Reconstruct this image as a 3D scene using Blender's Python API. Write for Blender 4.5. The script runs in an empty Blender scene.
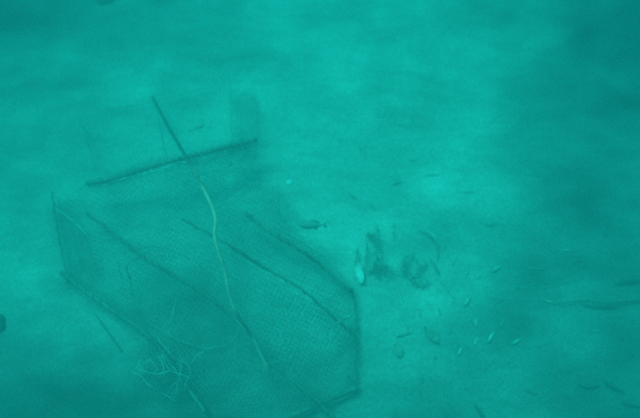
import bpy, bmesh, math, random
import numpy as np
from mathutils import Vector, Matrix, noise

random.seed(7)
SC = bpy.context.scene
COL = SC.collection
R = math.radians

# ------------------------------------------------------------------ camera
CAM_LOC = Vector((0.0, 0.0, 3.2))
PITCH = 62.0                      # degrees below the horizontal
FOV = 50.0
W0, H0 = 640.0, 418.0
cam_d = bpy.data.cameras.new('camera')
cam_d.angle = R(FOV)
cam_d.sensor_fit = 'HORIZONTAL'
cam_d.clip_start = 0.05
cam_d.clip_end = 200
cam = bpy.data.objects.new('camera', cam_d)
COL.objects.link(cam)
cam.location = CAM_LOC
cam.rotation_euler = (R(90 - PITCH), 0, 0)
cam_d.dof.use_dof = True
cam_d.dof.focus_distance = 2.55
cam_d.dof.aperture_fstop = 1.05
SC.camera = cam

# ------------------------------------------------------------------ daylight
SUN_EL, SUN_AZ = 70.0, 300.0      # azimuth measured clockwise from +Y
w = bpy.data.worlds.new('World')
SC.world = w
w.use_nodes = True
nt = w.node_tree
sky = nt.nodes.new('ShaderNodeTexSky')
sky.sky_type = 'NISHITA'
sky.sun_disc = False
sky.sun_elevation = R(SUN_EL)
sky.sun_rotation = R(SUN_AZ)
bg = nt.nodes['Background']
bg.inputs['Strength'].default_value = 0.15
nt.links.new(sky.outputs[0], bg.inputs['Color'])
sd = bpy.data.lights.new('sun', 'SUN')
sd.energy = 2.6
sd.angle = R(22)
sd.color = (1.0, 0.95, 0.86)
so = bpy.data.objects.new('sun', sd)
COL.objects.link(so)
az, el = R(SUN_AZ), R(SUN_EL)
sdir = Vector((math.sin(az) * math.cos(el), math.cos(az) * math.cos(el), math.sin(el)))
so.rotation_euler = (-sdir).to_track_quat('-Z', 'Y').to_euler()
so.location = (-3, 2, 8)

SC.view_settings.view_transform = 'Standard'
SC.view_settings.look = 'None'
SC.view_settings.exposure = 0.20
SC.view_settings.gamma = 1.0
SC.render.engine = 'CYCLES'
SC.cycles.max_bounces = 8
SC.cycles.volume_bounces = 2
SC.cycles.diffuse_bounces = 3
SC.cycles.use_denoising = False
SC.cycles.use_light_tree = False

# ------------------------------------------------------------------ helpers
def smooth(a, b, x):
    t = max(0.0, min(1.0, (x - a) / (b - a)))
    return t * t * (3 - 2 * t)

def ground_z(x, y):
    z = 0.045 * noise.noise(Vector((x * 0.8 + 3.1, y * 0.8 - 1.7, 0.3)))
    z += 0.022 * noise.noise(Vector((x * 2.3 + 7.0, y * 2.3, 4.0)))
    z += 0.008 * noise.noise(Vector((x * 7.0, y * 7.0, 9.0)))
    # ripple marks on the right-hand side
    k = smooth(0.5, 1.3, x) * 0.55 + 0.05
    wv = math.sin(y * 38 + 2.6 * noise.noise(Vector((x * 1.3, y * 1.1, 2.0))) * 3.0 + x * 1.5)
    amp = 0.5 + 0.9 * noise.noise(Vector((x * 2.1, y * 3.1, 12.0)))
    z += 0.0045 * k * wv * max(0.0, amp)
    return z

ROT = Matrix.Rotation(R(90 - PITCH), 3, 'X')
def ray(px, py):
    t = math.tan(R(FOV) / 2)
    d = Vector(((px / W0 * 2 - 1) * t, -(py - H0 / 2) / (W0 / 2) * t, -1.0))
    return (ROT @ d).normalized()

def at(px, py, h=0.0):
    """point standing h metres above the seabed, in line with a pixel of the photo"""
    d = ray(px, py)
    z = h
    for _ in range(6):
        t = (z - CAM_LOC.z) / d.z
        p = CAM_LOC + d * t
        z = ground_z(p.x, p.y) + h
    return p

def link(name, bm_or_mesh, mat, parent=None):
    if isinstance(bm_or_mesh, bmesh.types.BMesh):
        me = bpy.data.meshes.new(name)
        bm_or_mesh.to_mesh(me)
        bm_or_mesh.free()
    else:
        me = bm_or_mesh
    me.materials.append(mat)
    for p in me.polygons:
        p.use_smooth = True
    o = bpy.data.objects.new(name, me)
    COL.objects.link(o)
    if parent is not None:
        o.parent = parent
        o.matrix_parent_inverse = Matrix.Translation(parent.location).inverted()
    return o

def tag(o, label, cat, group=None):
    o['label'] = label
    o['category'] = cat
    if group:
        o['group'] = group
    return o

def empty(name, loc):
    o = bpy.data.objects.new(name, None)
    o.location = loc
    o.empty_display_size = 0.05
    COL.objects.link(o)
    return o

def spline(pts, n):
    """Catmull-Rom through the points"""
    P = [pts[0] * 2 - pts[1]] + list(pts) + [pts[-1] * 2 - pts[-2]]
    out = []
    segs = len(pts) - 1
    for i in range(n + 1):
        u = i / n * segs
        k = min(int(u), segs - 1)
        t = u - k
        a, b, c, d = P[k], P[k + 1], P[k + 2], P[k + 3]
        out.append(0.5 * ((2 * b) + (c - a) * t + (2 * a - 5 * b + 4 * c - d) * t * t + (3 * b - a - 3 * c + d) * t ** 3))
    return out

def tube(bm, path, rad, sides=6, cap=True):
    n = len(path)
    rings = []
    prev = None
    for i, p in enumerate(path):
        a = path[max(0, i - 1)]
        b = path[min(n - 1, i + 1)]
        t = (b - a).normalized() if (b - a).length > 1e-9 else Vector((0, 0, 1))
        if prev is None:
            u = t.cross(Vector((0, 0, 1)))
            if u.length < 0.05:
                u = t.cross(Vector((0, 1, 0)))
            u.normalize()
        else:
            u = (prev - t * prev.dot(t)).normalized()
        prev = u
        v = t.cross(u)
        r = rad(i / (n - 1)) if callable(rad) else rad
        rings.append([bm.verts.new(p + (u * math.cos(2 * math.pi * k / sides) + v * math.sin(2 * math.pi * k / sides)) * r) for k in range(sides)])
    for i in range(n - 1):
        for k in range(sides):
            bm.faces.new((rings[i][k], rings[i][(k + 1) % sides], rings[i + 1][(k + 1) % sides], rings[i + 1][k]))
    if cap:
        bm.faces.new(rings[0][::-1])
        bm.faces.new(rings[-1])

def coil(path, r, turns_per_m, ph=0.0, step=10):
    """points winding round a path"""
    L = sum((path[i + 1] - path[i]).length for i in range(len(path) - 1))
    n = max(8, int(L * turns_per_m * step))
    out = []
    s = spline(path, n) if len(path) < n else path
    for i, p in enumerate(s):
        a = s[max(0, i - 1)]
        b = s[min(len(s) - 1, i + 1)]
        t = (b - a).normalized()
        u = t.cross(Vector((0, 0, 1))).normalized()
        v = t.cross(u)
        an = 2 * math.pi * turns_per_m * L * i / (len(s) - 1) + ph + 9 * noise.noise(p * 3.2 + Vector((ph, 0, 0)))
        rr = r * (1 + .22 * noise.noise(p * 11))
        out.append(p + (u * math.cos(an) + v * math.sin(an)) * rr)
    return out

# ------------------------------------------------------------------ materials
def mat(name, col, col2=None, scale=20.0, rough=0.85, bump=0.3, detail=6, spec=0.2, transl=0.0):
    m = bpy.data.materials.new(name)
    m.use_nodes = True
    n = m.node_tree
    b = n.nodes['Principled BSDF']
    b.inputs['Roughness'].default_value = rough
    b.inputs['Specular IOR Level'].default_value = spec
    tc = n.nodes.new('ShaderNodeTexCoord')
    nz = n.nodes.new('ShaderNodeTexNoise')
    nz.inputs['Scale'].default_value = scale
    nz.inputs['Detail'].default_value = detail
    n.links.new(tc.outputs['Object'], nz.inputs['Vector'])
    cr = n.nodes.new('ShaderNodeValToRGB')
    cr.color_ramp.elements[0].position = 0.35
    cr.color_ramp.elements[1].position = 0.65
    cr.color_ramp.elements[0].color = (*col, 1)
    cr.color_ramp.elements[1].color = (*(col2 or col), 1)
    n.links.new(nz.outputs['Fac'], cr.inputs['Fac'])
    n.links.new(cr.outputs['Color'], b.inputs['Base Color'])
    bp = n.nodes.new('ShaderNodeBump')
    bp.inputs['Strength'].default_value = bump
    bp.inputs['Distance'].default_value = 0.01
    n.links.new(nz.outputs['Fac'], bp.inputs['Height'])
    n.links.new(bp.outputs['Normal'], b.inputs['Normal'])
    return m

M = {}
M['bar'] = mat('fouled_steel', (0.15, 0.16, 0.12), (0.31, 0.32, 0.25), 5.5, detail=5)
M['lash'] = mat('dark_twine', (0.11, 0.12, 0.09), (0.30, 0.31, 0.25), 6.5, detail=5)
M['net'] = mat('fouled_netting', (0.22, 0.24, 0.19), (0.56, 0.58, 0.48), 5)
M['palecord'] = mat('pale_cord', (0.26, 0.28, 0.23), (0.68, 0.68, 0.60), 16)
M['crump'] = mat('pale_netting', (0.20, 0.23, 0.18), (0.58, 0.60, 0.52), 14)
M['rope'] = mat('beige_rope', (0.66, 0.44, 0.37), (0.84, 0.58, 0.50), 40)
M['ropedark'] = mat('algae_covered_rope', (0.10, 0.12, 0.08), (0.22, 0.23, 0.16), 40)
M['weed'] = mat('brown_weed', (0.30, 0.31, 0.24), (0.66, 0.66, 0.54), 14)
M['leafdark'] = mat('dark_leaf', (0.26, 0.27, 0.20), (0.42, 0.43, 0.34), 40)
M['leafpale'] = mat('bleached_leaf', (0.40, 0.41, 0.33), (0.66, 0.66, 0.55), 40)
M['litter'] = mat('bleached_litter', (0.22, 0.23, 0.18), (0.56, 0.54, 0.47), 9)
M['blade'] = mat('brown_grass_blade', (0.11, 0.12, 0.09), (0.20, 0.21, 0.16), 12)
M['fish'] = mat('dark_fish_skin', (0.28, 0.30, 0.25), (0.38, 0.40, 0.34), 80, rough=0.5)
M['shell'] = mat('white_shell', (0.70, 0.68, 0.60), (0.88, 0.86, 0.78), 30, rough=0.6)
M['rag'] = mat('white_plastic', (0.62, 0.60, 0.52), (0.86, 0.84, 0.76), 25, rough=0.6)
M['rock'] = mat('algae_covered_rock', (0.07, 0.09, 0.065), (0.17, 0.19, 0.14), 25, bump=0.8)
M['sponge'] = mat('dull_sponge', (0.34, 0.35, 0.28), (0.50, 0.50, 0.42), 60, bump=0.8)
M['mote'] = mat('drifting_specks', (0.5, 0.5, 0.45), (0.8, 0.8, 0.75), 5)

def sand_material():
    m = bpy.data.materials.new('sand_with_falloff')
    m.use_nodes = True
    n = m.node_tree
    L = n.links.new
    b = n.nodes['Principled BSDF']
    b.inputs['Roughness'].default_value = 0.95
    b.inputs['Specular IOR Level'].default_value = 0.1
    tc = n.nodes.new('ShaderNodeTexCoord')
    def nz(scale, detail, rough=0.55, stretch=None, dist=0.0):
        t = n.nodes.new('ShaderNodeTexNoise')
        t.inputs['Scale'].default_value = scale
        t.inputs['Detail'].default_value = detail
        t.inputs['Roughness'].default_value = rough
        t.inputs['Distortion'].default_value = dist
        if stretch:
            mp = n.nodes.new('ShaderNodeMapping')
            mp.inputs['Scale'].default_value = stretch
            L(tc.outputs['Object'], mp.inputs['Vector'])
            L(mp.outputs[0], t.inputs['Vector'])
        else:
            L(tc.outputs['Object'], t.inputs['Vector'])
        return t.outputs['Fac']
    def ramp(f, p0, p1, v0, v1):
        r = n.nodes.new('ShaderNodeMapRange')
        r.interpolation_type = 'SMOOTHSTEP'
        r.inputs['From Min'].default_value = p0
        r.inputs['From Max'].default_value = p1
        r.inputs['To Min'].default_value = v0
        r.inputs['To Max'].default_value = v1
        L(f, r.inputs['Value'])
        return r.outputs['Result']
    def mul(a, c):
        x = n.nodes.new('ShaderNodeMath')
        x.operation = 'MULTIPLY'
        L(a, x.inputs[0])
        L(c, x.inputs[1])
        return x.outputs[0]
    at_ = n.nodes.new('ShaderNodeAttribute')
    at_.attribute_name = 'falloff_mottle'
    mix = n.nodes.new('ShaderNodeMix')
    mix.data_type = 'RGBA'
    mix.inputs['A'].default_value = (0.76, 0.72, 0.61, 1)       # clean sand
    mix.inputs['B'].default_value = (0.035, 0.042, 0.028, 1)    # dark end of the painted light falloff and mottling
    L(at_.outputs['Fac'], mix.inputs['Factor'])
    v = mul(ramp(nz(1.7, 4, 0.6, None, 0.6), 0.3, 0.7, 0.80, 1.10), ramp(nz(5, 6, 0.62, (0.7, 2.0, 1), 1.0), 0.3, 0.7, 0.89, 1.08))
    v = mul(v, ramp(nz(55, 3), 0.3, 0.7, 0.90, 1.08))
    v = mul(v, ramp(nz(240, 2), 0.3, 0.7, 0.80, 1.18))
    hs = n.nodes.new('ShaderNodeMix')
    hs.data_type = 'RGBA'
    hs.blend_type = 'MULTIPLY'
    hs.inputs['Factor'].default_value = 1
    L(mix.outputs['Result'], hs.inputs['A'])
    L(v, hs.inputs['B'])
    L(hs.outputs['Result'], b.inputs['Base Color'])
    bp = n.nodes.new('ShaderNodeBump')
    bp.inputs['Strength'].default_value = 0.35
    bp.inputs['Distance'].default_value = 0.02
    L(nz(38, 6, 0.6), bp.inputs['Height'])
    L(bp.outputs['Normal'], b.inputs['Normal'])
    return m

# ------------------------------------------------------------------ seabed: one sheet
# light falloff painted into the sand colour, by position (photo x, photo y, amount)
LIGHT_FALLOFF = [
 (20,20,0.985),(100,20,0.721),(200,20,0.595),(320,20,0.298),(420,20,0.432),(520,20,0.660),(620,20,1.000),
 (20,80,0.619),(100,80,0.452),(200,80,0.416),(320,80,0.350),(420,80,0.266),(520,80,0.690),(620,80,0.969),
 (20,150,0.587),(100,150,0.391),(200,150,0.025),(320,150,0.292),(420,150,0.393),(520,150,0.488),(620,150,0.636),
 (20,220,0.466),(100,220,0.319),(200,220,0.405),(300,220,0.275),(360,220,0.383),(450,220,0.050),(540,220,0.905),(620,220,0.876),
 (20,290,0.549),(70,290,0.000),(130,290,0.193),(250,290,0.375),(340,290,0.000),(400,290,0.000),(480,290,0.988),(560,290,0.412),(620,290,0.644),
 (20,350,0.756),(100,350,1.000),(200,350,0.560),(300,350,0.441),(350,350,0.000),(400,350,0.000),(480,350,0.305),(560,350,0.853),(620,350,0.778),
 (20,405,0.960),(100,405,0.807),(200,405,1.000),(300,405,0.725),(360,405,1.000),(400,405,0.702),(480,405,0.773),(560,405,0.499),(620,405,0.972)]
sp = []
for sx, sy, sv in LIGHT_FALLOFF:
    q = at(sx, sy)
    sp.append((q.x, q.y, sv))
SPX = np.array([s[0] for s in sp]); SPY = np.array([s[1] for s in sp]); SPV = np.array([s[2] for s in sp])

def axis(lo, hi, fine_lo, fine_hi, step):
    a = list(np.arange(fine_lo, fine_hi, step))
    s, v = step, fine_hi
    while v < hi:
        a.append(v); s *= 1.25; v += s
    a.append(hi)
    s, v = step, fine_lo - step
    left = []
    while v > lo:
        left.append(v); s *= 1.25; v -= s
    left.append(lo)
    return left[::-1] + a

xs = axis(-9, 9, -2.3, 2.3, 0.0125)
ys = axis(-6, 12, 0.3, 3.9, 0.0125)
nx, ny = len(xs), len(ys)
verts = [(x, y, ground_z(x, y)) for y in ys for x in xs]
faces = [(j * nx + i, j * nx + i + 1, (j + 1) * nx + i + 1, (j + 1) * nx + i) for j in range(ny - 1) for i in range(nx - 1)]
me = bpy.data.meshes.new('seabed')
me.from_pydata(verts, [], faces)
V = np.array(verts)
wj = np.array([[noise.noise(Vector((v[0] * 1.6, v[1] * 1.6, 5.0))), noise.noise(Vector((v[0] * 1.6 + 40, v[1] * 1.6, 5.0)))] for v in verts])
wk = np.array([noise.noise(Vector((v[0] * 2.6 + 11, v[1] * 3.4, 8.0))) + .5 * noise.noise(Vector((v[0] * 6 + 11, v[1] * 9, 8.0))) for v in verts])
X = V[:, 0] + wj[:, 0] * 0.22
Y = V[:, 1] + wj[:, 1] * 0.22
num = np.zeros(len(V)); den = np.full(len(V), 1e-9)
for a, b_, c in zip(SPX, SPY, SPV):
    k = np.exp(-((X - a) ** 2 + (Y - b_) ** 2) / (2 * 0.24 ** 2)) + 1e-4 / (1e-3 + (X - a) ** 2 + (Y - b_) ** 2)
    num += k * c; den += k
falloff_mottle = np.clip(num / den + 0.16 * wk, 0, 1)  # painted light falloff plus random mottling of the sand
att = me.attributes.new('falloff_mottle', 'FLOAT', 'POINT')
att.data.foreach_set('value', falloff_mottle.astype(np.float32))
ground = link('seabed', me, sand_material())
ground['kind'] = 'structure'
ground['label'] = 'pale sand of the seabed, light falloff painted in'

# ------------------------------------------------------------------ the turbid water
bm = bmesh.new()
bmesh.ops.create_cube(bm, size=1.0)
bmesh.ops.scale(bm, vec=(19.0, 19.0, 4.9), verts=bm.verts)
bmesh.ops.translate(bm, vec=(0, 3, 1.25), verts=bm.verts)
mh = bpy.data.materials.new('turbid_water')
mh.use_nodes = True
n = mh.node_tree
n.nodes.remove(n.nodes['Principled BSDF'])
pv = n.nodes.new('ShaderNodeVolumePrincipled')
pv.inputs['Color'].default_value = (0.022, 0.190, 0.192, 1)
pv.inputs['Absorption Color'].default_value = (0.0, 0.90, 0.84, 1)
pv.inputs['Density'].default_value = 0.69
pv.inputs['Anisotropy'].default_value = 0.3
n.links.new(pv.outputs[0], n.nodes['Material Output'].inputs['Volume'])
hz = link('haze', bm, mh)
hz['kind'] = 'stuff'
hz['label'] = 'turbid teal green water'

# ------------------------------------------------------------------ the netted trap
trap = empty('fish_trap', at(210, 270, 0.0))
tag(trap, 'large sagging netted fish trap with dark lashed frame bars lying on the sand', 'fish trap')

BARS = {  # photo x, photo y, height above the sand
 'ridge':  [(86,183,.20),(110,179,.24),(163,163,.30),(210,152,.30),(256,140,.22)],
 'long1':  [(86,213,.14),(118,237,.20),(150,261,.24),(182,281,.25),(213,300,.24),(250,334,.22),(272,364,.18),(312,396,.10),(336,420,.06)],
 'long2':  [(182,219,.27),(225,243,.28),(262,266,.26),(300,288,.22),(338,321,.15),(355,336,.08)],
 'long3':  [(246,214,.16),(280,238,.15),(310,258,.12),(352,292,.06)],
 'low':    [(60,272,.04),(84,290,.06),(110,308,.08),(150,338,.08),(176,372,.07),(206,412,.05)],
 'left':   [(52,192,.06),(56,222,.05),(61,250,.05),(68,284,.04)],
 'right':  [(352,288,.05),(356,315,.05),(356,345,.05),(354,388,.05)],
 'front':  [(358,387,.05),(335,397,.06),(312,407,.06),(285,418,.06)],
 'back':   [(80,122,.03),(120,108,.03),(160,100,.04),(205,88,.04),(232,84,.05),(255,96,.05)],
 'backright': [(255,96,.04),(258,120,.05),(258,140,.06),(252,172,.05)],
}
HS = []
for k, pts in BARS.items():
    W = [at(*p) for p in pts]
    for q in spline(W, 14):
        HS.append((q.x, q.y, q.z - ground_z(q.x, q.y) if k not in ('left', 'right', 'front', 'back', 'backright') else 0.03))
HX = np.array([h[0] for h in HS]); HY = np.array([h[1] for h in HS]); HZ = np.array([h[2] for h in HS])

def net_z(x, y, seed, low=1.0):
    d2 = (HX - x) ** 2 + (HY - y) ** 2 + 2e-4
    wt = d2 ** -1.6
    h = float((wt * HZ).sum() / wt.sum())
    dm = math.sqrt(float(d2.min()))
    h *= 1.0 - min(0.55, dm * 2.2)          # netting sags between the bars
    h += 0.018 * noise.noise(Vector((x * 6, y * 6, seed))) + 0.006 * noise.noise(Vector((x * 19, y * 19, seed)))
    h = max(h * low, 0.012)
    return ground_z(x, y) + h

def inside(poly, x, y):
    c = False
    j = len(poly) - 1
    for i in range(len(poly)):
        xi, yi = poly[i]; xj, yj = poly[j]
        if (yi > y) != (yj > y) and x < (xj - xi) * (y - yi) / (yj - yi) + xi:
            c = not c
        j = i
    return c

def netting(poly_px, pitch, ang, thick, seed, low=1.0, zf=None, drop=0.06):
    """knotted diamond netting: every thread a three-sided strand, a knot where threads meet"""
    poly = []
    for p in poly_px:
        q = at(*p)
        poly.append((q.x, q.y))
    cx = sum(p[0] for p in poly) / len(poly)
    cy = sum(p[1] for p in poly) / len(poly)
    rad = max(math.hypot(p[0] - cx, p[1] - cy) for p in poly)
    N = int(rad / pitch) + 2
    ca, sa = math.cos(ang), math.sin(ang)
    pts = {}
    rnd = random.Random(seed)
    for i in range(-N, N + 1):
        for j in range(-N, N + 1):
            u = i * pitch
            v = j * pitch * 0.86
            x = cx + u * ca - v * sa
            y = cy + u * sa + v * ca
            wx = 0.034 * noise.noise(Vector((x * 3.5, y * 3.5, seed + 1)))
            wy = 0.034 * noise.noise(Vector((x * 3.5, y * 3.5, seed + 20)))
            x += wx + rnd.uniform(-1, 1) * 0.0012
            y += wy + rnd.uniform(-1, 1) * 0.0012
            if inside(poly, x, y):
                z = (zf or net_z)(x, y, seed) if zf else net_z(x, y, seed, low)
                pts[(i, j)] = Vector((x, y, z))
    vs, fs = [], []
    def strand(a, b):
        t = (b - a)
        s = t.cross(Vector((0, 0, 1)))
        if s.length < 1e-7:
            return
        s.normalize()
        up = s.cross(t).normalized()
        o = len(vs)
        for p in (a, b):
            vs.append(p + s * thick); vs.append(p - s * thick * 0.5 + up * thick * 0.87); vs.append(p - s * thick * 0.5 - up * thick * 0.87)
        for k in range(3):
            fs.append((o + k, o + (k + 1) % 3, o + 3 + (k + 1) % 3, o + 3 + k))
    for (i, j), p in pts.items():
        for d in ((1, 0), (0, 1)):
            q = pts.get((i + d[0], j + d[1]))
            if q is not None and rnd.random() > drop:
                strand(p, q)
        o = len(vs)                       # knot
        kr = thick * 1.9
        for dx in ((kr, 0, 0), (-kr, 0, 0), (0, kr, 0), (0, -kr, 0), (0, 0, kr), (0, 0, -kr)):
            vs.append(p + Vector(dx))
        for f in ((0, 2, 4), (2, 1, 4), (1, 3, 4), (3, 0, 4), (2, 0, 5), (1, 2, 5), (3, 1, 5), (0, 3, 5)):
            fs.append(tuple(o + k for k in f))
    m_ = bpy.data.meshes.new('net_panel')
    m_.from_pydata([tuple(v) for v in vs], [], fs)
    return m_

T = 0.00075
P_REAR = [(80,122,.02),(120,108,.02),(160,100,.02),(205,88,.02),(232,84,.02),(256,97,.02),(259,140,.2),(210,152,.29),(163,163,.29),(110,179,.23),(86,183,.2)]
P_LEFT = [(50,190,.03),(86,183,.2),(110,179,.23),(163,163,.29),(216,222,.25),(240,300,.22),(266,365,.18),(206,415,.05),(176,372,.05),(150,338,.06),(110,308,.06),(66,290,.03),(58,250,.03)]
P_RIGHT = [(163,163,.29),(210,152,.29),(256,140,.2),(254,172,.05),(272,182,.05),(312,232,.05),(353,288,.04),(358,340,.03),(355,389,.03),(335,399,.03),(285,420,.05),(206,415,.05),(266,365,.18),(240,300,.22),(216,222,.25)]
link('net_panel', netting(P_REAR, 0.021, 0.5, T * 0.9, 3), M['net'], trap)
link('net_panel', netting(P_LEFT, 0.019, 0.75, T, 11), M['net'], trap)
link('net_panel', netting(P_RIGHT, 0.019, 0.35, T, 17), M['net'], trap)
# netting of the floor of the trap, lying on the sand
P_FLOOR = [(56,200,.01),(92,178,.01),(163,155,.01),(256,142,.01),(262,185,.01),(350,295,.01),(352,385,.01),(290,410,.01),(210,412,.01),(150,345,.01),(75,285,.01)]
link('net_floor', netting(P_FLOOR, 0.024, 1.1, T, 23, zf=lambda x, y, s: ground_z(x, y) + 0.006), M['net'], trap)

# entrance funnel: a cone of netting hung inside
def funnel():
    mouth = [at(118,262,.17), at(150,246,.2), at(196,262,.2), at(232,300,.19), at(236,336,.12), at(205,348,.05), at(160,330,.05), at(128,300,.06)]
    tip = at(192, 306, 0.09)
    loop = spline(mouth + [mouth[0]], 64)
    vs, fs = [], []
    rows = []
    for r in range(11):
        f = r / 10 * 0.72
        rows.append([p.lerp(tip, f) + Vector((0, 0, 0.008 * noise.noise(p * 9 + Vector((0, 0, r * .4))))) for p in loop])
    bm = bmesh.new()
    for r in range(11):
        tube(bm, rows[r], 0.0011 if r else 0.003, 3, cap=False)
    for k in range(0, 65):
        path = [rows[r][k] for r in range(11)]
        tube(bm, path, 0.0011, 3, cap=False)
    return bm
link('entrance_funnel', funnel(), M['net'], trap)

# frame bars with twine lashed round them
BR = {'ridge': .0090, 'long1': .0075, 'long2': .0065, 'long3': .008, 'low': .0085, 'left': .004, 'right': .004, 'front': .009, 'back': .0009, 'backright': .0012}
for k, pts in BARS.items():
    W = [at(*p) for p in pts]
    path = spline(W, 40)
    path = [p + Vector((noise.noise(p * 5), noise.noise(p * 5 + Vector((9, 0, 0))), 0)) * 0.006 for p in path]
    bm = bmesh.new()
    tube(bm, path, BR[k], 8)
    bar = link('frame_bar' if BR[k] > .004 else 'edge_line', bm, M['bar'], trap)
    if k in ('ridge', 'long1', 'long2', 'long3', 'low', 'front', 'left', 'right'):
        bm = bmesh.new()
        tube(bm, coil(path, BR[k] + 0.001, 34 if k == 'ridge' else 15, len(k) * 1.7), 0.0036 if k == 'ridge' else 0.0022, 5)
        lb = link('lashing', bm, M['lash'], bar)
        lb.matrix_parent_inverse = Matrix.Identity(4)
        lb.parent = bar
# frayed gathers of netting along the ridge
def gathers(pts, w0, w1, step, mat_, name, seed):
    rnd = random.Random(seed)
    path = spline([at(*p) for p in pts], 120)
    bm = bmesh.new()
    L = sum((path[i + 1] - path[i]).length for i in range(120))
    n_ = int(L / step)
    for i in range(n_):
        p = path[int(i / n_ * 120)]
        q = path[min(120, int(i / n_ * 120) + 1)]
        t = (q - p).normalized()
        s = t.cross(Vector((0, 0, 1))).normalized()
        a = p - s * rnd.uniform(w0, w1) + t * rnd.uniform(-.01, .01) - Vector((0, 0, rnd.uniform(0.004, .02)))
        b = p + s * rnd.uniform(w0, w1) + t * rnd.uniform(.0, .02) - Vector((0, 0, rnd.uniform(0.004, .02)))
        tube(bm, spline([a, p + Vector((0, 0, .011)), b], 5), 0.0014, 4)
    o = link(name, bm, mat_, trap)
    return o
gathers(BARS['ridge'], .008, .026, .008, M['net'], 'gathered_netting', 1)

def net_strip(pts, wd, pitch, seed, name='gathered_netting', lift=.012):
    """a second, bunched layer of netting along an edge of the trap; pts in photo x, y and height"""
    path = spline([at(*p) for p in pts], 60)
    L = sum((path[i + 1] - path[i]).length for i in range(60))
    nu = int(L / pitch); nv = int(2 * wd / pitch)
    g = {}
    for i in range(nu + 1):
        f = i / nu * 60; k = min(int(f), 59); p = path[k].lerp(path[k + 1], f - k)
        t = (path[k + 1] - path[k]).normalized(); q = t.cross(Vector((0, 0, 1))).normalized()
        ww = wd * (1 + .45 * noise.noise(Vector((p.x * 5, p.y * 5, seed))))
        for j in range(nv + 1):
            v = (j / nv * 2 - 1)
            z = -abs(v) * wd * .5 + lift * math.cos(v * 7 + 3 * noise.noise(Vector((p.x * 9, p.y * 9, seed))))
            w_ = p + q * (v * ww) + t * .012 * noise.noise(Vector((p.x * 12, v * 3, seed)))
            w_.z = max(p.z + z, ground_z(w_.x, w_.y) + .008)
            g[i, j] = w_
    bm = bmesh.new()
    rnd = random.Random(seed)
    for (i, j), p in g.items():
        for d in ((1, 1), (1, -1)):
            q = g.get((i + d[0], j + d[1]))
            if q is not None and rnd.random() > .05:
                tube(bm, [p, q], .0008, 3, cap=False)
    return link(name, bm, M['net'], trap)
net_strip([(88,183,.2),(163,163,.28),(210,152,.28),(257,140,.2)], .045, .013, 3)
net_strip([(165,172,.24),(212,162,.24),(256,150,.16)], .045, .016, 4)
net_strip([(243,92,.05),(246,120,.12),(246,150,.15),(242,176,.12)], .085, .024, 5)
net_strip([(246,214,.16),(280,238,.15),(310,258,.12),(352,292,.06)], .050, .014, 6)
net_strip([(86,213,.14),(118,237,.2),(150,261,.24),(182,281,.25)], .022, .013, 7)
net_strip([(195,285,.22),(213,300,.24),(250,334,.22),(268,360,.18)], .045, .014, 8)
net_strip([(268,362,.17),(290,380,.14),(312,396,.10),(330,412,.06)], .035, .014, 9)
net_strip([(55,196,.06),(60,222,.06),(66,250,.06),(72,284,.05)], .055, .016, 10)
net_strip([(64,210,.05),(70,235,.07),(76,262,.07),(88,284,.05)], .065, .018, 21)
net_strip([(84,292,.05),(112,306,.07),(140,322,.08)], .05, .018, 22)
net_strip([(64,272,.05),(90,292,.06),(118,312,.08),(150,338,.08),(172,366,.07)], .040, .015, 11)
net_strip([(352,290,.05),(354,315,.05),(354,345,.05),(352,386,.05)], .030, .014, 12)
net_strip([(355,389,.05),(335,396,.06),(312,405,.06),(292,414,.06)], .030, .014, 13)

# thin lines of the trap
def line(pts, r, m_, name, sides=5, n_=30, wob=0.003):
    path = spline([at(*p) for p in pts], n_)
    path = [p + Vector((noise.noise(p * 14), noise.noise(p * 14 + Vector((5, 0, 0))), 0)) * wob for p in path]
    bm = bmesh.new()
    tube(bm, path, r, sides)
    return link(name, bm, m_, trap)
line([(112,181,.28),(140,175,.32),(180,163,.34),(215,156,.31)], .0032, M['palecord'], 'selvage_line')
line([(50,205,.04),(72,220,.13),(86,234,.17)], .0030, M['palecord'], 'selvage_line')
line([(216,208,.33),(236,196,.28),(252,185,.21),(270,180,.09)], .0030, M['palecord'], 'selvage_line')
line([(350,316,.10),(336,324,.16),(330,338,.14)], .0065, M['palecord'], 'selvage_line')
line([(260,366,.18),(266,364,.2),(300,356,.12),(352,340,.06)], .0014, M['palecord'], 'selvage_line')
line([(178,292,.22),(173,312,.15),(169,335,.09)], .0020, M['palecord'], 'selvage_line')
line([(155,104,.04),(161,130,.18),(168,163,.30)], .0022, M['bar'], 'mesh_cord')
line([(80,122,.03),(90,148,.12),(99,180,.23)], .0020, M['bar'], 'mesh_cord')
line([(230,84,.04),(231,110,.15),(233,150,.28)], .0016, M['bar'], 'mesh_cord')
line([(148,258,.22),(137,258,.22),(127,266,.2),(130,280,.12),(134,298,.05)], .0028, M['bar'], 'mesh_cord', wob=0.001)
line([(84,232,.12),(91,252,.09),(98,276,.05)], .0036, M['bar'], 'mesh_cord')
line([(94,313,.02),(108,333,.02),(122,352,.015)], .0028, M['bar'], 'mesh_cord')
line([(316,402,.06),(324,410,.04),(336,424,.02)], .0055, M['bar'], 'mesh_cord')
line([(278,182,.04),(279,205,.12),(280,238,.15)], .0018, M['bar'], 'mesh_cord')
# knobs at the front corner
for (px, py, r) in ((353, 389, .017), (348, 377, .010)):
    bm = bmesh.new()
    bmesh.ops.create_icosphere(bm, subdivisions=2, radius=r, matrix=Matrix.Translation(at(px, py, .055)))
    for v in bm.verts:
        v.co += Vector((noise.noise(v.co * 40), noise.noise(v.co * 40 + Vector((3, 0, 0))), noise.noise(v.co * 40 + Vector((0, 3, 0))))) * .006
    link('corner_knot', bm, M['bar'], trap)

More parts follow.
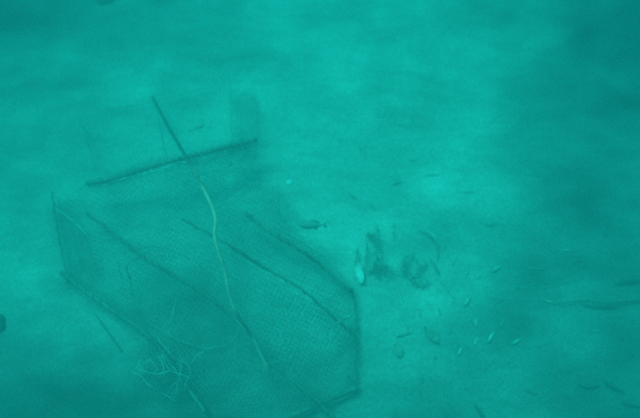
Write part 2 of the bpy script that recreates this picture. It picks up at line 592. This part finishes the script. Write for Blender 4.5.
# crumpled pale netting at the low corner
P_CR = [(132,372,.03),(146,338,.05),(160,340,.08),(186,360,.08),(208,348,.1),(200,372,.06),(186,398,.04),(172,402,.03),(150,388,.03)]
def crz(x, y, s):
    r = abs(noise.noise(Vector((x * 17, y * 17, 2)))) * 0.16 + 0.03 * noise.noise(Vector((x * 40, y * 40, 3)))
    return ground_z(x, y) + 0.075 + r
link('torn_netting', netting(P_CR, 0.014, 0.2, 0.0010, 31, zf=crz, drop=.12), M['crump'], trap)
for pts in ([(156,338,.12),(168,350,.14),(183,363,.13),(192,360,.14),(206,350,.15)],
            [(133,371,.06),(147,383,.09),(162,393,.08),(176,401,.06)],
            [(133,371,.06),(146,362,.12),(162,358,.15),(174,366,.12),(181,384,.09)],
            [(148,338,.09),(145,350,.1),(140,364,.08)],
            [(181,364,.12),(176,386,.09),(174,398,.06)],
            [(205,350,.15),(218,343,.16)], [(150,352,.12),(163,366,.16),(158,378,.13)], [(140,368,.1),(152,374,.15),(168,372,.17),(190,378,.12)],
            [(166,346,.14),(160,356,.17),(170,368,.15)], [(176,352,.14),(188,368,.16),(186,392,.08)], [(145,380,.08),(156,370,.15),(150,360,.14)]):
    line(pts, .0021, M['crump'], 'torn_edge', wob=.016)

# ------------------------------------------------------------------ the rope
rope = empty('rope', at(210, 230, 0.3))
tag(rope, 'pale beige rope draped lengthwise across the top of the netted trap', 'rope')
RP = [(152.5,97,.10),(160,111,.18),(168.5,127,.30),(182,150,.42),(192,167,.50),(201,184,.57),(208,198,.62),(213.5,211,.65),(215.5,222,.67),(214.5,236,.67),(218.5,252,.65),(224.5,270,.60),(230,296,.51),(239,318,.42),(252,336,.33),(260,353,.25),(267,367,.19)]
rp = spline([at(*p) for p in RP], 220)
RR = 0.0070
bm = bmesh.new()
tube(bm, rp, lambda f: RR * (.92 + .16 * math.sin(math.pi * f)), 12)
rl_ = sum((rp[i + 1] - rp[i]).length for i in range(len(rp) - 1))
fine = spline(rp, int(rl_ * 320))
for k in range(3):
    out = []
    for i, p in enumerate(fine):
        a_ = fine[max(0, i - 1)]; b_ = fine[min(len(fine) - 1, i + 1)]
        t = (b_ - a_).normalized()
        u = t.cross(Vector((0, 0, 1))).normalized(); v = t.cross(u)
        an = 2 * math.pi * (rl_ * 22 * i / len(fine) + k / 3)
        out.append(p + (u * math.cos(an) + v * math.sin(an)) * RR * .62)
    tube(bm, out, RR * .46, 6)
mr = mat('beige_rope', (0.72, 0.37, 0.27), (0.90, 0.50, 0.37), 22)
n = mr.node_tree
cr_ = [q for q in n.nodes if q.type == 'VALTORGB'][0]
mx = n.nodes.new('ShaderNodeMix'); mx.data_type = 'RGBA'
mx.inputs['B'].default_value = (0.13, 0.15, 0.10, 1)          # algal growth
af = n.nodes.new('ShaderNodeAttribute'); af.attribute_name = 'growth'
n.links.new(af.outputs['Fac'], mx.inputs['Factor'])
n.links.new(cr_.outputs['Color'], mx.inputs['A'])
n.links.new(mx.outputs['Result'], n.nodes['Principled BSDF'].inputs['Base Color'])
ro = link('rope_length', bm, mr, rope)
att = ro.data.attributes.new('growth', 'FLOAT', 'POINT')
RPA = np.array([tuple(p) for p in rp])
gv = []
for v in ro.data.vertices:
    c = np.array(v.co)
    f = float(((RPA - c) ** 2).sum(1).argmin()) / 220
    q = noise.noise(v.co * 9) * .22
    g_ = 1 - smooth(.20, .40, f + q * .4)
    g_ = max(g_, .75 * smooth(.74, .80, f + q * .3) * (1 - smooth(.86, .92, f + q * .3)))
    gv.append(max(0.0, min(1.0, g_ + q * .2)))
att.data.foreach_set('value', np.array(gv, np.float32))
# frayed lower end tied to the bar
for k, e in enumerate(((262, 380, .12), (274, 376, .13), (268, 384, .11))):
    p0 = at(266, 365, .2)
    p1 = at(*e)
    bm = bmesh.new()
    tube(bm, spline([p0, p0.lerp(p1, .5) + Vector((.004 * (k - 1), 0, .008)), p1], 10), lambda f: .0022 * (1.1 - f * .6), 5)
    link('frayed_end', bm, mr, rope)

# ------------------------------------------------------------------ fish
def fish(px, py, h, length, yaw, label):
    root = empty('fish', at(px, py, h))
    tag(root, label, 'fish', 'small dark fish round the trap')
    n_ = 14
    bm = bmesh.new()
    rings = []
    for i in range(n_ + 1):
        t = i / n_
        prof = (math.sin(math.pi * min(1, t * 1.02) ** 0.75)) ** 0.8 if 0 < t < 1 else 0.03
        hh = length * 0.15 * max(prof, 0.10 if t > .5 else .05)
        ww = hh * 0.62
        x = (0.5 - t) * length * 0.86 + 0.07 * length
        ring = [bm.verts.new((x, ww * math.cos(a), hh * math.sin(a))) for a in [2 * math.pi * k / 10 for k in range(10)]]
        rings.append(ring)
    for i in range(n_):
        for k in range(10):
            bm.faces.new((rings[i][k], rings[i][(k + 1) % 10], rings[i + 1][(k + 1) % 10], rings[i + 1][k]))
    bm.faces.new(rings[0][::-1]); bm.faces.new(rings[-1])
    def fin(outline, th=0.0012):
        b = bmesh.new()
        a = [b.verts.new((x, y - th, z)) for x, y, z in outline]
        c = [b.verts.new((x, y + th, z)) for x, y, z in outline]
        b.faces.new(a); b.faces.new(c[::-1])
        m_ = len(a)
        for i in range(m_):
            b.faces.new((a[i], c[i], c[(i + 1) % m_], a[(i + 1) % m_]))
        return b
    L = length
    rot = Matrix.Translation(root.location) @ Matrix.Rotation(yaw, 4, 'Z') @ Matrix.Rotation(0.9, 4, 'X')
    for nm, b in (('body', bm),
                  ('tail_fin', fin([(-.33*L, 0, .015*L), (-.5*L, 0, .13*L), (-.45*L, 0, 0), (-.5*L, 0, -.13*L), (-.33*L, 0, -.015*L)])),
                  ('dorsal_fin', fin([(.15*L, 0, .12*L), (.02*L, 0, .21*L), (-.2*L, 0, .13*L), (-.22*L, 0, .07*L)])),
                  ('belly_fin', fin([(-.02*L, 0, -.11*L), (-.12*L, 0, -.19*L), (-.2*L, 0, -.08*L)]))):
        bmesh.ops.transform(b, matrix=rot, verts=b.verts)
        link(nm, b, M['fish'], root)
fish(313, 225, 0.33, 0.13, math.pi, 'small dark fish hovering level just right of the rope and the trap ridge')
fish(197, 128, 0.30, 0.085, R(28), 'smallest dark fish, behind the lashed ridge bar beside the fouled rope end')

# ------------------------------------------------------------------ leaves, blades and twigs on the sand
def leaf(px, py, length, width, ang, m_, label, stem=0.0, h=0.004, curl=0.005, group=None, name='leaf'):
    """ang: direction of the leaf on the ground, degrees from +X"""
    base = at(px, py)
    root = empty(name, base)
    tag(root, label, 'leaf', group)
    a = R(ang)
    d = Vector((math.cos(a), math.sin(a), 0)); s = Vector((-d.y, d.x, 0))
    bm = bmesh.new()
    n_ = 10
    tops, bots = [], []
    for i in range(n_ + 1):
        t = i / n_
        wd = width * 0.5 * (math.sin(math.pi * t) ** 0.75 if 0 < t < 1 else 0.04) 
        x = (t - 0.5) * length
        bend = curl * math.sin(t * 2.6 + 1) 
        row_t, row_b = [], []
        for k in (-1, -.5, 0, .5, 1):
            p = d * x + s * (k * wd + 0.06 * length * math.sin(t * 2.2))
            wx, wy = base.x + p.x, base.y + p.y
            z = ground_z(wx, wy) + h + bend + (0.18 * width * k * k) + 0.002 * noise.noise(Vector((wx * 60, wy * 60, 1)))
            row_t.append(bm.verts.new((wx, wy, z)))
            row_b.append(bm.verts.new((wx, wy, z - 0.0016)))
        tops.append(row_t); bots.append(row_b)
    for i in range(n_):
        for k in range(4):
            bm.faces.new((tops[i][k], tops[i + 1][k], tops[i + 1][k + 1], tops[i][k + 1]))
            bm.faces.new((bots[i][k], bots[i][k + 1], bots[i + 1][k + 1], bots[i + 1][k]))
        bm.faces.new((tops[i][0], bots[i][0], bots[i + 1][0], tops[i + 1][0]))
        bm.faces.new((tops[i][4], tops[i + 1][4], bots[i + 1][4], bots[i][4]))
    for E in (0, n_):
        bm.faces.new(tops[E] + bots[E][::-1])
    link('blade', bm, m_, root)
    bm = bmesh.new()
    pts = []
    for t in np.linspace(0 if not stem else -stem / length, 0.92, 10):
        p = d * ((t - 0.5) * length) + s * (0.06 * length * math.sin(max(t, 0) * 2.2))
        wx, wy = base.x + p.x, base.y + p.y
        pts.append(Vector((wx, wy, ground_z(wx, wy) + h + (curl * math.sin(max(t, 0) * 2.6 + 1)) + 0.001)))
    tube(bm, pts, 0.0016, 5)
    link('midrib', bm, m_, root)
    return root

PG = 'pale leaves scattered on the sand right of the trap'
leaf(467,302, .066,.017, 52, M['leafpale'], 'brightest pale leaf right of the weed clump, slanting up to the right', group=PG, h=.012)
leaf(496,270, .068,.015, 30, M['leafpale'], 'long pale leaf lying flattest, furthest right of the upper pale leaves', group=PG, h=.012)
leaf(480,276, .060,.010, 48, M['leafpale'], 'narrow pale leaf between the two brighter pale leaves right of the weed', group=PG)
leaf(468,272, .055,.009, 62, M['leafpale'], 'faint upright pale leaf, left of the narrow pale leaf', group=PG, h=.004)
leaf(476,322, .060,.010, 80, M['leafpale'], 'thin pale leaf standing steep below the brightest pale leaf', group=PG, h=.004)
leaf(491,338, .075,.014, 52, M['leafpale'], 'larger pale leaf in the lower row, tilted up to the right', group=PG, h=.008)
leaf(476,342, .050,.010, 58, M['leafpale'], 'short pale leaf just left of the larger lower pale leaf', group=PG, h=.004)
leaf(517,342, .075,.011, 28, M['leafpale'], 'low slanting pale leaf, furthest right of the lower pale leaves', group=PG, h=.004)
leaf(460,352, .055,.011, 60, M['leafpale'], 'lowest pale leaf of the scatter, nearest the dark leaves', group=PG, h=.004)
leaf(548,301, .070,.008, 150, M['leafpale'], 'thin pale leaf at the left end of the long dark grass blades', h=.004, group=PG)

rl = random.Random(44)
LG = 'faint strands of grass litter strewn over the sand'
LITTER_LABELS = [
    'small strand just right of the weed clump, steeply tilted',
    'upright strand above the small strand right of the weed clump',
    'low slanting strand under the furthest right upper pale leaf',
    'nearly level strand right of the long flat pale leaf',
    'level strand below the other level one right of the long leaf',
    'slanting strand above the larger pale leaf of the lower row',
    'steep strand between the brightest pale leaf and the lowest one',
    'steepest strand among the bottom of the pale leaf scatter',
    'slanting strand below the larger lower pale leaf',
    'shallow slanting strand below the furthest lower pale leaf',
    'pale strand midway between the pale leaves and the right edge, tilted down',
    'level strand high on the right, above the long dark blades',
    'upright strand left of the brightest pale leaf',
    'slanting strand just above the lowest pale leaf',
    'upright strand above the large pointed dark leaf',
    'strand tilted down to the right, above the white plastic scrap',
    'strand tilted down to the right, nearest the round shell',
    'level strand on open sand well above the weed clump',
    'level strand upper right of the weed clump on open sand',
    'level strand right of and above the curved pale stalk',
    'slanting strand on the open sand below the flat sponges',
    'steep strand on the bright sand left of the flat sponges',
    'steep strand highest on the sand, right of the shell',
    'level strand on open sand between curved stalk and right edge',
    'shallow strand right of the pale leaves beneath the long dark blade',
    'level strand above the left part of the long dark blade',
    'bright level strand below the long dark blades near the right edge',
    'level strand above the faint dark blade in the lower right',
    'short slanting strand above the thick dark blade in the lower right',
    'level strand near the bottom, left of the dark corner blades',
    'upright strand on bare sand below the large pointed dark leaf',
    'upright strand touching the thin dark sliver of leaf',
    'slanting strand close above the dark blade at the bottom edge',
]
for lq, (lx, ly, la, ll) in enumerate(((455,262,60,.06),(446,246,75,.05),(505,300,20,.07),(522,288,12,.08),(531,318,10,.07),(503,322,50,.06),(470,362,65,.07),
                         (452,378,70,.06),(488,366,40,.06),(512,362,25,.06),(535,268,170,.09),(566,250,175,.08),(440,312,80,.05),(452,330,60,.06),
                         (420,312,95,.05),(372,206,120,.06),(352,196,135,.06),(398,184,10,.07),(432,176,5,.08),(468,192,172,.07),(412,160,165,.06),
                         (362,150,120,.07),(340,140,110,.05),(493,226,8,.08),(545,345,15,.08),(580,262,4,.09),(592,330,176,.09),(566,372,10,.07),
                         (600,352,12,.06),(530,392,160,.07),(423,378,80,.05),(408,330,100,.05),(500,384,30,.05))):
    leaf(lx, ly, ll, rl.uniform(.004, .007), la + rl.uniform(-8, 8), M['litter'], 'faint pale litter ' + LITTER_LABELS[lq], name='litter_strand', h=.001, group=LG)

DG = 'dark leaves on the sand'
leaf(430,337, .105,.040, -52, M['leafdark'], 'large dark pointed leaf on the sand, right of the round dark leaf', h=.02, stem=.0, group=DG)
leaf(397,352, .075,.044, -72, M['leafdark'], 'rounded dark leaf left of the large pointed dark leaf', h=.006, group=DG)
leaf(404,336, .085,.010, 12, M['leafdark'], 'thin dark sliver of leaf above the rounded dark leaf', group=DG, h=.006)
leaf(435,357, .030,.016, 80, M['leafdark'], 'tiny dark leaf scrap below the tip of the large pointed leaf', group=DG, h=.006)

def strand(pts, r, m_, name, label, cat, group=None, sides=5):
    path = spline([at(*p) for p in pts], 24)
    root = empty(name, path[12])
    tag(root, label, cat, group)
    bm = bmesh.new()
    tube(bm, path, lambda t: r * (0.35 + 0.75 * math.sin(math.pi * min(max(t, .04), .96))), sides)
    link('stalk', bm, m_, root)
    # small stubs along it
    rnd = random.Random(len(label))
    for i in (6, 16):
        p = path[i]; t = (path[i + 1] - p).normalized(); q = t.cross(Vector((0, 0, 1)))
        e = p + (t * .8 + q * rnd.choice((-1, 1))).normalized() * r * rnd.uniform(3, 6)
        bm = bmesh.new()
        tube(bm, [p, (p + e) / 2 + Vector((0, 0, .001)), e], lambda f: r * .45 * (1.1 - f), 4)
        link('side_shoot', bm, m_, root)
    return root
TG = 'twigs and stalks beside the weed clump'
strand([(417,228,.02),(426,231,.04),(434,236,.05),(437,243,.04)], .0050, M['leafpale'], 'stalk', 'curved pale stalk arching over the sand upper right of the weed clump', 'stalk', TG)
strand([(436,242,.01),(438,250,.01),(438,262,.01)], .0042, M['leafdark'], 'stalk', 'short dark stalk hanging down below the curved pale stalk', 'stalk', TG)
strand([(409,246,.015),(414,254,.03),(421,266,.02)], .0046, M['leafpale'], 'twig', 'straight pale twig just right of the dark weed clump', 'twig', TG)
strand([(431,259,.015),(435,266,.03),(440,274,.02)], .0050, M['leafdark'], 'twig', 'short dark twig slanting down, right of the pale twig', 'twig', TG)
strand([(440,278,.008),(450,292,.012),(459,306,.008)], .0036, M['leafpale'], 'twig', 'faint pale twig reaching down towards the brightest pale leaf', 'twig', TG)
strand([(358,248,.03),(357,256,.04),(355,264,.05)], .0055, M['leafdark'], 'twig', 'short dark twig above the white plastic scrap', 'twig', TG)
strand([(366,240,.03),(367,252,.04),(364,270,.02)], .0042, M['leafdark'], 'twig', 'thin upright dark twig between the plastic scrap and the weed clump', 'twig', TG)
strand([(394,222,.015),(393,230,.02),(394,240,.015)], .0045, M['leafpale'], 'stalk', 'small pale upright stalk above the weed clump', 'stalk', TG)

BG_ = 'dark grass blades at the right edge'
strand([(556,304,.02),(580,301,.03),(604,303,.03),(640,301,.02),(652,302,.02)], .0040, M['blade'], 'grass_blade', 'long dark grass blade lying level near the right edge', 'grass blade', BG_)
strand([(583,306,.01),(602,308,.012),(622,307,.01)], .0036, M['blade'], 'grass_blade', 'shorter dark blade just beneath the long level blade', 'grass blade', BG_)
strand([(614,284,.02),(628,281,.03),(650,280,.02)], .0065, M['blade'], 'grass_blade', 'dark blade at the right edge above the long level blade', 'grass blade', BG_)
strand([(603,380,.02),(613,386,.03),(625,392,.02)], .0062, M['blade'], 'grass_blade', 'thick dark blade slanting down in the lower right corner', 'grass blade', BG_)
strand([(578,384,.01),(588,387,.015),(600,386,.01)], .0045, M['blade'], 'grass_blade', 'faint dark blade left of the thick slanting blade', 'grass blade', BG_)
strand([(621,402,.02),(632,404,.03),(648,408,.02)], .0060, M['blade'], 'grass_blade', 'dark blade in the extreme lower right corner', 'grass blade', BG_)
strand([(474,404,.02),(480,412,.03),(486,422,.02)], .0060, M['blade'], 'grass_blade', 'dark blade cut by the bottom edge below the pale leaves', 'grass blade', None)

# ------------------------------------------------------------------ weed clump
weed = empty('weed_clump', at(385, 262))
tag(weed, 'dark brown bushy weed clump on pale sand right of the trap', 'weed')
rnd = random.Random(5)
arms = [[(376,224,.03),(377,238,.05),(378,250,.05),(382,264,.03)],
        [(367,235,.02),(374,237,.04),(380,246,.04)],
        [(379,250,.03),(374,262,.03),(378,276,.02)],
        [(380,262,.03),(392,270,.04),(404,272,.04),(412,280,.03)],
        [(404,273,.03),(406,260,.05),(412,256,.03)],
        [(410,278,.02),(420,271,.03),(426,262,.02)],
        [(412,280,.02),(420,285,.02),(428,282,.02)],
        [(366,272,.02),(378,268,.04),(390,276,.03)]]
bmf = bmesh.new()
for pts in arms:
    path = spline([at(*p) for p in pts], 16)
    bm = bmesh.new()
    tube(bm, path, lambda t: 0.0045 * (1.1 - 0.7 * t), 5)
    link('stem', bm, M['weed'], weed)
    for i in range(1, 17):
        for k in range(rnd.choice((0, 1, 3, 5, 6))):
            p = path[i] + Vector((rnd.gauss(0, .006), rnd.gauss(0, .006), .002))
            an = rnd.uniform(0, 6.28); l = rnd.uniform(.018, .045)
            d = Vector((math.cos(an), math.sin(an), rnd.uniform(.0, .5))).normalized()
            e = Vector((math.cos(an + 1), math.sin(an + 1), 0)) * l * rnd.uniform(-.35, .35)
            q = [p, p + d * l * .35 + e * .3, p + d * l * .7 + e, p + d * l + e * 1.8]
            q = [Vector((v.x, v.y, max(v.z, ground_z(v.x, v.y) + .003))) for v in q]
            tube(bmf, q, lambda f: .0020 * (1.15 - f), 3, cap=False)
fr = link('fronds', bmf, M['weed'], weed)
fr['kind'] = 'stuff'

# ------------------------------------------------------------------ plastic scrap, shell, stones
def scrap():
    p0 = at(360, 273, .03)
    bm = bmesh.new()
    nu, nv = 10, 14
    g = {}
    for i in range(nu + 1):
        for j in range(nv + 1):
            u = i / nu - .5; v = j / nv - .5
            wd = .034 * (1.0 - abs(v) ** 1.5 * 1.3)
            x = u * wd * 1.3 + .006 * v; y = v * .105
            z = .012 * math.sin(u * 7 + v * 4) + .012 * noise.noise(Vector((u * 4, v * 5, 1)))
            g[i, j] = (p0.x + x + .12 * y * -1, p0.y + y, p0.z + z)
    T_ = {k: bm.verts.new(c) for k, c in g.items()}
    B_ = {k: bm.verts.new((c[0], c[1], c[2] - .0015)) for k, c in g.items()}
    for i in range(nu):
        for j in range(nv):
            bm.faces.new((T_[i, j], T_[i + 1, j], T_[i + 1, j + 1], T_[i, j + 1]))
            bm.faces.new((B_[i, j], B_[i, j + 1], B_[i + 1, j + 1], B_[i + 1, j]))
    for j in range(nv):
        bm.faces.new((T_[0, j], T_[0, j + 1], B_[0, j + 1], B_[0, j]))
        bm.faces.new((T_[nu, j], B_[nu, j], B_[nu, j + 1], T_[nu, j + 1]))
    o = link('plastic_scrap', bm, M['rag'])
    tag(o, 'crumpled whitish plastic scrap beside the right edge of the trap', 'plastic scrap')
scrap()

def shell(px, py, r, label):
    c = at(px, py, .004)
    bm = bmesh.new()
    nr, na = 6, 22
    rings = []
    apex = bm.verts.new(c + Vector((0, -r * .2, r * .55)))
    for i in range(1, nr + 1):
        t = i / nr
        row = []
        for k in range(na):
            a = 2 * math.pi * k / na
            rr = r * t * (1 + .06 * math.cos(a * 9)) * (1 - .12 * math.sin(a))
            row.append(bm.verts.new(c + Vector((rr * math.cos(a), rr * math.sin(a) - r * .2 * (1 - t), r * .55 * (1 - t ** 2)))))
        rings.append(row)
    for k in range(na):
        bm.faces.new((apex, rings[0][k], rings[0][(k + 1) % na]))
    for i in range(nr - 1):
        for k in range(na):
            bm.faces.new((rings[i][k], rings[i + 1][k], rings[i + 1][(k + 1) % na], rings[i][(k + 1) % na]))
    bm.faces.new(rings[-1][::-1])
    tag(link('shell', bm, M['shell']), label, 'shell')
shell(289, 182, .019, 'pale round shell on the sand behind the right side of the trap')
shell(220, 100, .007, 'tiny bright white shell behind the lashed ridge bar')

def stone(px, py, rx, ry, rz, m_, name, label, cat, seed):
    c = at(px, py)
    bm = bmesh.new()
    bmesh.ops.create_icosphere(bm, subdivisions=4, radius=1.0)
    for v in bm.verts:
        k = 1 + .28 * noise.noise(v.co * 1.4 + Vector((seed, 0, 0))) + .08 * noise.noise(v.co * 5 + Vector((seed, 0, 0)))
        v.co = Vector((v.co.x * rx * k, v.co.y * ry * k, v.co.z * rz * k)) + c
    tag(link(name, bm, m_), label, cat)
stone(106, -2, .075, .055, .05, M['rock'], 'rock', 'dark algae covered rock cut by the top edge', 'rock', 3)
stone(-4, 325, .045, .05, .045, M['rock'], 'rock', 'dark algae covered rock cut by the left edge', 'rock', 8)
stone(381, 112, .040, .038, .006, M['sponge'], 'sponge', 'dull flat round sponge on the pale sand behind the trap', 'sponge', 12)
stone(405, 122, .055, .030, .005, M['sponge'], 'sponge', 'faint wider flat sponge right of the round one', 'sponge', 17)

# ------------------------------------------------------------------ specks drifting in the water
rnd = random.Random(21)
bm = bmesh.new()
for i in range(420):
    d = ray(rnd.uniform(-60, 700), rnd.uniform(-60, 480))
    t = rnd.uniform(1.3, 3.1)
    p = CAM_LOC + d * t
    if p.z < 0.4:
        continue
    r = rnd.uniform(.0006, .0016)
    vs = [bm.verts.new(p + Vector(q) * r * rnd.uniform(.6, 1.3)) for q in ((1, 0, 0), (-.5, .87, 0), (-.5, -.87, 0), (0, 0, 1.2))]
    for f in ((0, 1, 3), (1, 2, 3), (2, 0, 3), (2, 1, 0)):
        bm.faces.new([vs[k] for k in f])
o = link('drifting_specks', bm, M['mote'])
o['kind'] = 'stuff'
o['label'] = 'pale specks drifting in the water'
